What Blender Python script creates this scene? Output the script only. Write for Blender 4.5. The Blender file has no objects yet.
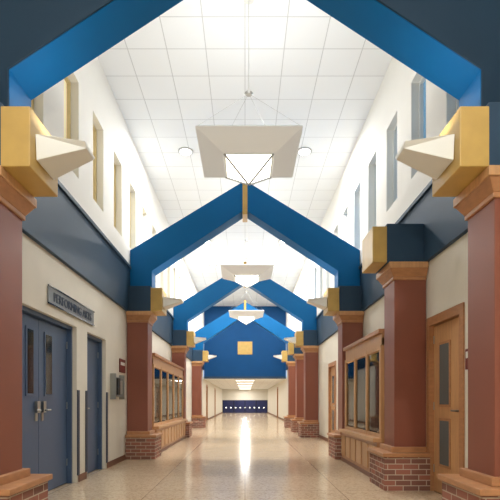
import bpy, bmesh, math, random
from mathutils import Vector
random.seed(4)
sc=bpy.context.scene
sc.view_settings.view_transform='Standard'
def lin(c):
    return tuple(((v/255)/12.92 if v/255<=0.04045 else ((v/255+0.055)/1.055)**2.4) for v in c)+(1,)
def mat(name,col,rough=.6,metal=0,emit=0,ecol=None,noise=0,nscale=20,spec=.5,stretch=None):
    m=bpy.data.materials.new(name); m.use_nodes=True
    nt=m.node_tree; b=nt.nodes['Principled BSDF']
    c=lin(col)
    b.inputs['Base Color'].default_value=c
    b.inputs['Roughness'].default_value=rough
    b.inputs['Metallic'].default_value=metal
    b.inputs['Specular IOR Level'].default_value=spec
    if emit:
        b.inputs['Emission Color'].default_value=lin(ecol or col)
        b.inputs['Emission Strength'].default_value=emit
    if noise:
        tc=nt.nodes.new('ShaderNodeTexCoord'); mp=nt.nodes.new('ShaderNodeMapping')
        nz=nt.nodes.new('ShaderNodeTexNoise'); nz.inputs['Scale'].default_value=nscale; nz.inputs['Detail'].default_value=5
        if stretch: mp.inputs['Scale'].default_value=stretch
        rp=nt.nodes.new('ShaderNodeValToRGB')
        rp.color_ramp.elements[0].position=.3; rp.color_ramp.elements[1].position=.7
        rp.color_ramp.elements[0].color=tuple(v*(1-noise) for v in c[:3])+(1,)
        rp.color_ramp.elements[1].color=tuple(min(1,v*(1+noise)) for v in c[:3])+(1,)
        L=nt.links.new
        L(tc.outputs['Object'],mp.inputs[0]); L(mp.outputs[0],nz.inputs['Vector']); L(nz.outputs['Fac'],rp.inputs[0]); L(rp.outputs[0],b.inputs['Base Color'])
    return m
def brick_mat():
    m=mat('brick_masonry',(150,90,70),.8); nt=m.node_tree; L=nt.links.new; N=nt.nodes.new
    tc=N('ShaderNodeTexCoord'); sp=N('ShaderNodeSeparateXYZ'); ad=N('ShaderNodeMath'); cb=N('ShaderNodeCombineXYZ'); br=N('ShaderNodeTexBrick')
    L(tc.outputs['Object'],sp.inputs[0]); L(sp.outputs[0],ad.inputs[0]); L(sp.outputs[1],ad.inputs[1]); L(ad.outputs[0],cb.inputs[0]); L(sp.outputs[2],cb.inputs[1]); L(cb.outputs[0],br.inputs['Vector'])
    br.inputs['Scale'].default_value=1; br.inputs['Brick Width'].default_value=.2; br.inputs['Row Height'].default_value=.07
    br.inputs['Mortar Size'].default_value=.006
    br.inputs['Color1'].default_value=lin((156,98,80)); br.inputs['Color2'].default_value=lin((118,80,68)); br.inputs['Mortar'].default_value=lin((186,170,152))
    L(br.outputs['Color'],m.node_tree.nodes['Principled BSDF'].inputs['Base Color'])
    bp=N('ShaderNodeBump'); bp.inputs['Strength'].default_value=.3; bp.invert=True; bp.inputs['Distance'].default_value=.01
    L(br.outputs['Fac'],bp.inputs['Height']); L(bp.outputs[0],nt.nodes['Principled BSDF'].inputs['Normal'])
    return m
def grid_mat(name,base,line,size,lw,rough,speck=None):
    m=mat(name,base,rough); nt=m.node_tree; L=nt.links.new; N=nt.nodes.new
    tc=N('ShaderNodeTexCoord'); br=N('ShaderNodeTexBrick'); br.offset=0
    L(tc.outputs['Object'],br.inputs['Vector'])
    br.inputs['Scale'].default_value=1; br.inputs['Brick Width'].default_value=size; br.inputs['Row Height'].default_value=size
    br.inputs['Mortar Size'].default_value=lw; br.inputs['Mortar Smooth'].default_value=0
    br.inputs['Color1'].default_value=lin(base); br.inputs['Color2'].default_value=lin(tuple(v*.985 for v in base)); br.inputs['Mortar'].default_value=lin(line)
    out=br.outputs['Color']
    if speck:
        vo=N('ShaderNodeTexVoronoi'); vo.inputs['Scale'].default_value=45
        L(tc.outputs['Object'],vo.inputs['Vector'])
        rp=N('ShaderNodeValToRGB'); e=rp.color_ramp.elements
        e[0].position=0;e[0].color=(.55,.47,.4,1);e[1].position=.35;e[1].color=(.95,.92,.9,1)
        e2=rp.color_ramp.elements.new(.8); e2.color=(1.0,1.0,1.0,1)
        sx=N('ShaderNodeSeparateColor'); L(vo.outputs['Color'],sx.inputs[0]); L(sx.outputs[0],rp.inputs[0])
        mx=N('ShaderNodeMix'); mx.data_type='RGBA'; mx.blend_type='MULTIPLY'; mx.inputs[0].default_value=.7
        L(out,mx.inputs[6]); L(rp.outputs[0],mx.inputs[7]); out=mx.outputs[2]
    L(out,nt.nodes['Principled BSDF'].inputs['Base Color'])
    return m
def glass_mat():
    m=bpy.data.materials.new('case_glass'); m.use_nodes=True; nt=m.node_tree; nt.nodes.clear(); N=nt.nodes.new; L=nt.links.new
    o=N('ShaderNodeOutputMaterial'); t=N('ShaderNodeBsdfTransparent'); t.inputs[0].default_value=(.9,.95,.93,1)
    g=N('ShaderNodeBsdfGlossy'); g.inputs['Roughness'].default_value=.03; f=N('ShaderNodeFresnel'); f.inputs[0].default_value=1.45
    x=N('ShaderNodeMixShader'); L(f.outputs[0],x.inputs[0]); L(t.outputs[0],x.inputs[1]); L(g.outputs[0],x.inputs[2]); L(x.outputs[0],o.inputs[0])
    return m
WALL=mat('painted_beige_wall',(224,219,206),.7,noise=.02,nscale=3)
CLER=mat('painted_cream_clerestory',(233,232,226),.7,noise=.01,nscale=3)
CEIL=grid_mat('acoustic_ceiling_tile',(240,244,246),(200,204,206),.61,.007,.8)
FLOOR=grid_mat('polished_terrazzo',(212,190,160),(160,138,110),1.22,.006,.16,speck=1)
BLUE=mat('blue_paint',(0,98,158),.5,noise=.04,nscale=2,spec=.2)
BLUED=mat('blue_paint_end_wall',(8,70,122),.6,noise=.04,nscale=2,spec=.2)
NAVY=mat('dark_slate_blue_paint',(46,70,92),.5,noise=.04,nscale=2,spec=.3)
SHADE=mat('blue_baked_shade',(10,44,66),.6,noise=.04,nscale=2,spec=.3)  # truss blue with the dim light on its front baked into the colour
DBLUE=mat('door_blue_steel',(70,92,124),.4,noise=.03,nscale=2)
GUARD=mat('corner_guard_blue',(34,52,78),.4)
YEL=mat('ochre_yellow_laminate',(194,160,88),.4,noise=.07,nscale=6)
WOOD=mat('oak_wood',(194,148,102),.4,noise=.12,nscale=5,stretch=(6,6,.6))
WOODD=mat('oak_trim_wood',(174,124,84),.4,noise=.12,nscale=5,stretch=(2,2,6))
RED=mat('column_redbrown_paint',(130,74,56),.45,noise=.03,nscale=2)
WHITE=mat('white_enamel',(226,228,224),.4)
STEEL=mat('brushed_steel',(170,172,170),.3,metal=1)
DARK=mat('dark_glass',(30,36,40),.08)
LITE=mat('door_lite_glass',(96,104,104),.1)
BRICK=brick_mat(); GLASS=glass_mat()
LAMP=mat('lamp_diffuser',(255,252,240),.5,emit=3)
GLOW=mat('translucent_acrylic_reflector',(236,238,234),.5,emit=.16,ecol=(250,252,250))
LAMP2=mat('downlight_lens',(255,252,240),.5,emit=6)
RING=mat('downlight_trim_ring',(170,172,172),.4)
PANEL=mat('troffer_lens',(255,250,235),.5,emit=4)
STRIP=mat('added_case_glow',(255,245,225),.5,emit=9)  # glowing strip added to brighten the case interiors
WINL=mat('window_shade_tan',(216,204,170),.6,emit=.55,ecol=(236,220,180))
WINR=mat('window_glass_sky',(70,112,145),.2,emit=.5,ecol=(120,162,192))
TAN=mat('tan_window_frame',(204,188,146),.5)
PLQ=mat('sign_metal',(120,124,128),.4); MAR=mat('maroon_placard',(110,40,34),.5); BLK=mat('black_rubber',(30,30,32),.6)
GOLD=mat('trophy_gold',(214,170,80),.3,metal=1)
INT=mat('case_felt',(186,172,146),.9)
BASEM=mat('baseboard_brown',(118,76,52),.5)

class MB:
    def __init__(s,name): s.name=name; s.bm=bmesh.new(); s.mats=[]
    def mi(s,m):
        if m not in s.mats: s.mats.append(m)
        return s.mats.index(m)
    def box(s,x0,x1,y0,y1,z0,z1,m):
        if x0>x1:x0,x1=x1,x0
        return s.hexa([(x0,y0,z0),(x1,y0,z0),(x1,y1,z0),(x0,y1,z0)],[(x0,y0,z1),(x1,y0,z1),(x1,y1,z1),(x0,y1,z1)],m)
    def hexa(s,a,b,m):
        i=s.mi(m); A=[s.bm.verts.new(v) for v in a]; B=[s.bm.verts.new(v) for v in b]; n=len(a)
        fs=[s.bm.faces.new(A[::-1]),s.bm.faces.new(B)]
        for k in range(n): fs.append(s.bm.faces.new([A[k],A[(k+1)%n],B[(k+1)%n],B[k]]))
        for f in fs: f.material_index=i
    def prism_y(s,poly,y0,y1,m): s.hexa([(x,y0,z) for x,z in poly],[(x,y1,z) for x,z in poly],m)
    def lathe(s,cx,cy,prof,m,n=20):
        i=s.mi(m); rings=[]
        for r,h in prof:
            rings.append([s.bm.verts.new((cx+r*math.cos(2*math.pi*k/n),cy+r*math.sin(2*math.pi*k/n),h)) for k in range(n)])
        for a,b in zip(rings,rings[1:]):
            for k in range(n):
                f=s.bm.faces.new([a[k],a[(k+1)%n],b[(k+1)%n],b[k]]); f.material_index=i
        for rg in (rings[0],rings[-1]):
            f=s.bm.faces.new(rg); f.material_index=i
    def cyl(s,p0,p1,r,m,n=10):
        i=s.mi(m); p0=Vector(p0);p1=Vector(p1); d=(p1-p0).normalized(); u=d.orthogonal().normalized(); w=d.cross(u)
        A=[];B=[]
        for k in range(n):
            a=2*math.pi*k/n; o=(u*math.cos(a)+w*math.sin(a))*r
            A.append(s.bm.verts.new(p0+o)); B.append(s.bm.verts.new(p1+o))
        fs=[s.bm.faces.new(A[::-1]),s.bm.faces.new(B)]
        for k in range(n): fs.append(s.bm.faces.new([A[k],A[(k+1)%n],B[(k+1)%n],B[k]]))
        for f in fs: f.material_index=i
    def done(s,bevel=0):
        bmesh.ops.recalc_face_normals(s.bm,faces=s.bm.faces[:])
        me=bpy.data.meshes.new(s.name); s.bm.to_mesh(me); s.bm.free()
        for m in s.mats: me.materials.append(m)
        o=bpy.data.objects.new(s.name,me); sc.collection.objects.link(o)
        if bevel:
            b=o.modifiers.new('bevel','BEVEL'); b.width=bevel; b.segments=2; b.limit_method='ANGLE'
        return o

ZC=6.65; YB=-3.5; YE=27.0; YF=50.0; XW=2.4; XB=2.35
# ---------- shell
o=MB('floor'); o.box(-2.9,2.9,YB,YF+.3,-.1,0,FLOOR); o.done()
o=MB('ceiling'); o.box(-2.75,2.75,YB,YE+.2,ZC,ZC+.12,CEIL); o.done()
o=MB('ceiling_corridor'); o.box(-2.75,2.75,YE+.3,YF+.2,2.5,2.6,CEIL); o.done()

def wall_side(name,s,openings):
    o=MB(name)
    for ya,yb,top in((YB,YE,2.98),(YE,YF,2.5)):
        y=ya
        for a,b,h in openings:
            if not(ya<=a<yb): continue
            o.box(s*XW,s*2.75,y,a,0,top,WALL); o.box(s*XW,s*2.75,a,b,h,top,WALL)
            o.box(s*2.62,s*2.75,a,b,0,h,WALL); y=b
        o.box(s*XW,s*2.75,y,yb,0,top,WALL)
    return o.done()
Lop=[(4.78,6.7,2.22),(7.15,8.1,2.22),(29,30,2.2),(37,38,2.2)]
Rop=[(5.18,6.12,2.2),(12.4,13.4,2.2),(24,25,2.2),(34,35,2.2)]
wall_side('wall_left',-1,Lop); wall_side('wall_right',1,Rop)
for s,n,ops in((-1,'left',Lop),(1,'right',Rop)):
    o=MB('baseboard_'+n); y=YB
    for a,b,h in ops+[(YF,YF,0)]:
        o.box(s*(XW-.015),s*(XW-.001),y,a-.06,0,.1,BASEM); y=b+.06
    o.done()
    o=MB('wall_clerestory_'+n); cs=[6.37+1.16*k for k in range(-5,18)]
    z0,z1,hw=4.3,5.66,.27; y=YB
    o.box(s*XB,s*2.75,YB,YE,3.92,z0,CLER); o.box(s*XB,s*2.75,YB,YE,z1,ZC,CLER)
    for c in cs:
        o.box(s*XB,s*2.75,y,c-hw,z0,z1,CLER); y=c+hw
    o.box(s*XB,s*2.75,y,YE,z0,z1,CLER); o.done()
    for k,c in enumerate(cs):
        w=MB('window_%d'%(k+1+(100 if s>0 else 0))); M=WINL if s<0 else WINR
        xg=2.46
        w.box(s*(xg+.05),s*(xg+.08),c-hw,c+hw,z0,z1,M)
        F=TAN if s<0 else WHITE
        w.box(s*xg,s*(xg+.06),c-hw,c-hw+.03,z0,z1,F); w.box(s*xg,s*(xg+.06),c+hw-.03,c+hw,z0,z1,F)
        w.box(s*xg,s*(xg+.06),c-hw+.03,c+hw-.03,z0,z0+.03,F); w.box(s*xg,s*(xg+.06),c-hw+.03,c+hw-.03,z1-.03,z1,F)
        w.done()
    o=MB('beam_'+n); o.box(s*XB,s*2.75,YB,YE,2.98,3.92,NAVY); o.box(s*(XB-.03),s*XB,YB,YE,3.86,3.92,NAVY); o.done(.006)
o=MB('wall_back'); o.box(-2.9,2.9,YB-.15,YB,0,ZC,WALL); o.done()
o=MB('wall_gable_end'); o.box(-XB,XB,YE,YE+.3,2.5,ZC,BLUED); o.box(-.42,.42,YE-.03,YE,3.88,4.62,YEL)
o.box(-XB,XB,YE-.02,YE,2.5,2.62,NAVY); o.done()
NV=mat('entry_navy',(22,34,84),.3,emit=.1)
o=MB('wall_far'); o.box(-2.4,2.4,YF,YF+.15,1.35,2.5,WALL); o.box(-2.4,2.4,YF,YF+.1,0,1.35,NV)
for k in range(9): 
    x=-2+.5*k; o.box(x-.05,x+.05,YF-.02,YF,.5,.6,LAMP)
for k in range(5): x=-2.37+1.185*k; o.box(x-.03,x+.03,YF-.03,YF,0,1.35,DARK)
o.done()

# ---------- columns
def column(s,y0,name='brick_base_column'):
    y1=y0+.45; o=MB(name); X0,X1=1.97,2.39
    o.box(s*X0,s*X1,y0,y1,.53,2.82,RED)
    o.box(s*(X0-.17),s*X1,y0-.14,y1+.14,0,.44,BRICK)
    o.box(s*(X0-.2),s*X1,y0-.17,y1+.17,.44,.49,WOODD)
    o.box(s*(X0-.05),s*X1,y0-.05,y1+.05,.49,.56,WOODD)
    def ring(e,z): 
        a,b=s*(X0-e),s*X1
        return [(a,y0-e,z),(b,y0-e,z),(b,y1+e,z),(a,y1+e,z)]
    o.box(s*(X0-.02),s*X1,y0-.02,y1+.02,2.76,2.80,WOODD)
    o.hexa(ring(.02,2.80),ring(.08,2.90),WOODD)
    o.hexa(ring(.09,2.90),ring(.09,2.978),WOOD)
    return o.done(.006)
G=[3.79,9.6,15.4,21.2]
for g in G:
    for s in(-1,1): column(s,g-.08)
for y in(6.2,17.9): column(1,y)
# ---------- gables
for k,g in enumerate(G):
    o=MB('gable_truss')
    P=[(-XB,3.492),(-1.9,3.492),(-1.9,3.83),(0,5.08),(1.9,3.83),(1.9,3.492),(XB,3.492),(XB,4.25),(0,5.68),(-XB,4.25)]
    o.prism_y(P,g,g+.39,BLUE)
    if k==0: o.prism_y(P,g-.02,g-.001,SHADE)  # dark skin over truss front, standing in for its shade
    else: o.box(-.05,.05,g-.03,g+.42,4.98,5.74,YEL)
    o.done(.006)
o=MB('added_dark_header')  # header added above first truss, coloured dark as shade
o.prism_y([(-XB,4.26),(0,5.69),(XB,4.26),(XB,ZC),(-XB,ZC)],G[0]-.02,G[0]+.1,SHADE); o.done()
def block(s,y0,x1=1.9,xi=1.67):
    o=MB('ochre_bracket_block')
    o.box(s*xi,s*x1,y0,y0+.55,2.98,3.45,YEL)
    o.box(s*x1,s*XB,y0+.01,y0+.54,2.98,3.49,NAVY)
    o.done(.008)
def sconce(s,y0):
    o=MB('wedge_wall_sconce'); x=1.665; t=1.29; yc=y0+.27
    a=[(s*x,yc-.17,3.08),(s*x,yc+.17,3.08),(s*x,yc+.19,3.28),(s*x,yc-.19,3.28)]
    b=[(s*t,yc-.09,3.215),(s*t,yc+.09,3.215),(s*t,yc+.13,3.255),(s*t,yc-.13,3.255)]
    o.hexa(a,b,WHITE); o.done(.004)
def area(name,loc,size,power,up=False,col=(1,.98,.95),shape='SQUARE'):
    l=bpy.data.lights.new(name,'AREA'); l.energy=power; l.size=size; l.color=col; l.shape=shape
    ob=bpy.data.objects.new(name,l); ob.location=loc
    if up: ob.rotation_euler=(math.pi,0,0)
    sc.collection.objects.link(ob); return ob
for g in G:
    for s in(-1,1):
        block(s,g-.14); sconce(s,g-.14)
        area('sconce_lamp',(s*1.45,g+.13,3.34),.2,4,True)
for y in(6.15,17.85): block(1,y,x1=1.86)
# ---------- pendants: inverted pyramid with glowing apex
for k in range(3):
    y=6.4+5.8*k; o=MB('pendant_light'); x=0.05
    def sq(h,z): return [(x-h,y-h,z),(x+h,y-h,z),(x+h,y+h,z),(x-h,y+h,z)]
    i=o.mi(GLOW)
    def shell(a,b):
        A=[o.bm.verts.new(v) for v in a]; B=[o.bm.verts.new(v) for v in b]
        for q in range(4):
            f=o.bm.faces.new([A[q],A[(q+1)%4],B[(q+1)%4],B[q]]); f.material_index=i
    shell(sq(.33,4.36),sq(.66,4.52)); shell(sq(.31,4.38),sq(.64,4.54)); shell(sq(.66,4.52),sq(.64,4.54)); shell(sq(.33,4.36),sq(.31,4.38))
    o.box(x-.315,x+.315,y-.315,y+.315,4.36,4.375,WHITE)
    o.hexa(sq(.015,4.13),sq(.30,4.355),LAMP)
    for sx,sy in((1,1),(1,-1),(-1,1),(-1,-1)):
        o.cyl((x+sx*.01,y+sy*.01,4.115),(x+sx*.32,y+sy*.32,4.36),.012,RING)
        o.cyl((x+sx*.64,y+sy*.64,4.53),(x,y,5.35),.002,STEEL,6)
    o.cyl((x,y,5.35),(x,y,ZC-.03),.003,WHITE); o.lathe(x,y,[(.04,5.33),(.06,5.35),(.04,5.37)],STEEL)
    o.lathe(x,y,[(.07,ZC-.03),(.07,ZC)],WHITE); o.done()
    area('pendant_uplamp',(x,y,4.42),.55,44 if k==0 else 20,True)
for y in(-1.5,10.3,16.1,19,21.9,24.8):  # first pair is unseen, added behind the camera to brighten front faces
    for s in(-1,1):
        o=MB('recessed_downlight'); o.lathe(s*1.3,y,[(.13,ZC-.004),(.13,ZC-.02),(.165,ZC-.02),(.165,ZC)],RING,24); o.lathe(s*1.3,y,[(.125,ZC-.03),(.125,ZC-.021)],LAMP2,24); o.done()
        area('downlight_lamp',(s*1.3,y,ZC-.04),.18,(200 if y<0 else 115 if y<20 else 75),shape='DISK')
for y in(29,33,37,41,45,48.5):
    o=MB('troffer_light'); o.box(-.6,.6,y-.3,y+.3,2.47,2.5,WHITE); o.box(-.56,.56,y-.26,y+.26,2.46,2.47,PANEL); o.done()
    area('troffer_lamp',(0,y,2.45),.5,60)

# ---------- doors
def frame(o,s,a,b,h,m,x0,x1=2.6,w=.05):
    o.box(s*x0,s*x1,a+.002,a+w,0,h,m); o.box(s*x0,s*x1,b-w,b-.002,0,h,m); o.box(s*x0,s*x1,a+w,b-w,h-w,h,m)
    if x0<XW:
        o.box(s*x0,s*(XW-.002),a-.05,a+.002,0,h+.06,m); o.box(s*x0,s*(XW-.002),b-.002,b+.05,0,h+.06,m); o.box(s*x0,s*(XW-.002),a,b,h,h+.06,m)
def leaf(o,s,a,b,h,m,xp,lites,hy,frm,G=DARK):
    o.box(s*xp,s*(xp+.05),a,b,.01,h,m)
    for (ya,yb,za,zb) in lites:
        o.box(s*(xp-.012),s*(xp),ya-.03,yb+.03,za-.03,zb+.03,frm); o.box(s*(xp-.015),s*(xp-.011),ya,yb,za,zb,G)
    o.box(s*(xp-.01),s*xp,hy-.03,hy+.03,.92,1.15,STEEL)
    sg=1 if hy<(a+b)/2 else -1
    o.cyl((s*xp,hy,1.05),(s*(xp-.06),hy,1.05),.012,STEEL); o.cyl((s*(xp-.06),hy,1.05),(s*(xp-.06),hy+sg*.12,1.05),.011,STEEL)
    for z in(.25,1.05,1.9):
        yh=b if sg>0 else a
        o.box(s*(xp-.008),s*xp,yh-.02,yh+.02,z,z+.1,STEEL)
o=MB('door_1'); frame(o,-1,4.78,6.7,2.22,DBLUE,x0=2.46)
leaf(o,-1,4.83,5.735,2.16,DBLUE,2.52,[(5.42,5.57,1.25,2.0)],5.66,DBLUE); leaf(o,-1,5.745,6.65,2.16,DBLUE,2.52,[(5.92,6.10,1.25,2.0)],5.83,DBLUE)
for y in(5.66,5.83): o.box(-2.51,-2.48,y-.04,y+.04,1.02,1.16,STEEL)
o.done()
o=MB('door_2'); frame(o,-1,7.15,8.1,2.22,DBLUE,x0=2.46); leaf(o,-1,7.2,8.05,2.16,DBLUE,2.52,[],7.3,DBLUE); o.done()
def wdoor(n,s,a,b):
    o=MB('door_%d'%n); frame(o,s,a,b,2.18,WOODD,x0=2.38)
    leaf(o,s,a+.05,b-.05,2.12,WOOD,2.44,[(a+.42,a+.68,1.12,1.86),(a+.42,a+.68,.38,.92)],a+.12,WOODD,LITE); return o.done()
wdoor(3,1,5.18,6.12); wdoor(4,1,12.4,13.4); wdoor(5,1,24,25); wdoor(6,-1,29,30); wdoor(7,-1,37,38); wdoor(8,1,34,35)
o=MB('corner_guard')
for y in(6.74,8.14):
    o.box(-2.398,-2.385,y-.03,y+.05,.1,1.32,GUARD)
o.box(-2.398,-2.385,7.06,7.13,.1,1.32,GUARD); o.done()
# ---------- display cases
def case(s,a,b,nb):
    o=MB('trophy_display_case'); X0=2.0; X1=2.385
    o.box(s*(X0-.1),s*X1,a,b,0,.06,BASEM); o.box(s*(X0-.08),s*X1,a,b,.06,.56,WOODD); o.box(s*(X0-.13),s*X1,a,b,.56,.62,WOOD)
    n=nb*2; w=(b-a)/n
    for k in range(n): o.box(s*(X0-.095),s*(X0-.08),a+k*w+.05,a+(k+1)*w-.05,.12,.5,WOOD)
    o.box(s*(X1-.03),s*X1,a,b,.62,2.16,INT); o.box(s*X0,s*X1,a,a+.04,.62,2.1,WOOD); o.box(s*X0,s*X1,b-.04,b,.62,2.1,WOOD)
    o.box(s*X0,s*X1,a,b,1.98,2.16,WOOD); o.box(s*(X0-.05),s*X1,a,b,2.16,2.22,WOODD)
    o.box(s*(X0+.04),s*(X0+.08),a+.06,b-.06,1.96,1.98,STRIP)
    w=(b-a)/nb
    for k in range(nb+1):
        y=min(max(a+k*w,a+.04),b-.04); o.box(s*(X0-.02),s*(X0+.03),y-.035,y+.035,.62,1.98,WOOD)
    for z in(.62,1.92): o.box(s*(X0-.015),s*(X0+.025),a+.05,b-.05,z,z+.06,WOOD)
    o.box(s*(X0+.005),s*(X0+.011),a+.05,b-.05,.7,1.9,GLASS)
    for z in(1.0,1.4): o.box(s*(X0+.05),s*(X1-.03),a+.04,b-.04,z,z+.015,GLASS)
    for z in(.62,1.015,1.415):
        y=a+.2
        while y<b-.2:
            h=random.uniform(.14,.3); x=s*(X0+.2)
            t=random.random()
            if t<.5:
                o.box(x-.04,x+.04,y-.04,y+.04,z,z+.05,BLK)
                o.lathe(x,y,[(.012,z+.05),(.012,z+h*.5),(.05,z+h*.8),(.055,z+h)],GOLD,10)
            else:
                o.box(x+s*.08,x+s*.1,y-.09,y+.09,z,z+h*.9,random.choice([MAR,WHITE,GUARD,WHITE]))
            y+=random.uniform(.24,.45)
    o.done(.004)
case(1,6.86,9.34,3); case(-1,10.2,15.1,5)
# ---------- signs
def sign_plate():
    e=bpy.data.objects.new('lettered_wall_sign',None); sc.collection.objects.link(e)
    o=MB('plate'); o.box(-2.398,-2.38,5.7,7.4,2.36,2.56,PLQ); o.box(-2.385,-2.37,5.68,7.42,2.345,2.36,DARK); o.box(-2.385,-2.37,5.68,7.42,2.56,2.575,DARK); p=o.done(); p.parent=e
    c=bpy.data.curves.new('letters','FONT'); c.body='PERFORMING ARTS'; c.size=.165; c.extrude=.004; c.align_x='CENTER'
    t=bpy.data.objects.new('letters',c); t.location=(-2.375,6.55,2.40); t.rotation_euler=(math.pi/2,0,math.pi/2); c.materials.append(GUARD); sc.collection.objects.link(t); t.parent=e
sign_plate()
o=MB('room_number_placard'); o.box(2.38,2.398,4.95,5.08,1.5,1.72,MAR); o.box(2.376,2.38,4.97,5.06,1.62,1.69,WHITE); o.done()
o=MB('wall_placard'); o.box(-2.398,-2.38,8.95,9.35,1.72,1.98,MAR); o.box(-2.38,-2.376,9.0,9.3,1.86,1.92,WHITE); o.done()
o=MB('wall_telephone'); o.box(-2.398,-2.33,8.4,8.95,1.25,1.6,PLQ); o.box(-2.33,-2.28,8.45,8.6,1.28,1.58,BLK); o.box(-2.33,-2.32,8.66,8.9,1.3,1.55,STEEL)
o.box(-2.398,-2.3,8.36,8.4,1.2,1.66,STEEL); o.box(-2.398,-2.3,8.95,8.99,1.2,1.66,STEEL); o.done()

w=bpy.data.worlds.new('world'); sc.world=w; w.use_nodes=True
w.node_tree.nodes['Background'].inputs[0].default_value=(.6,.75,1,1); w.node_tree.nodes['Background'].inputs[1].default_value=1
cam=bpy.data.cameras.new('camera'); co=bpy.data.objects.new('camera',cam); sc.collection.objects.link(co); sc.camera=co
co.location=(0,0,1.15); co.rotation_euler=(math.pi/2,0,0)
cam.sensor_width=36; cam.lens=36*470/500; cam.shift_x=.01; cam.shift_y=.304; cam.clip_end=200
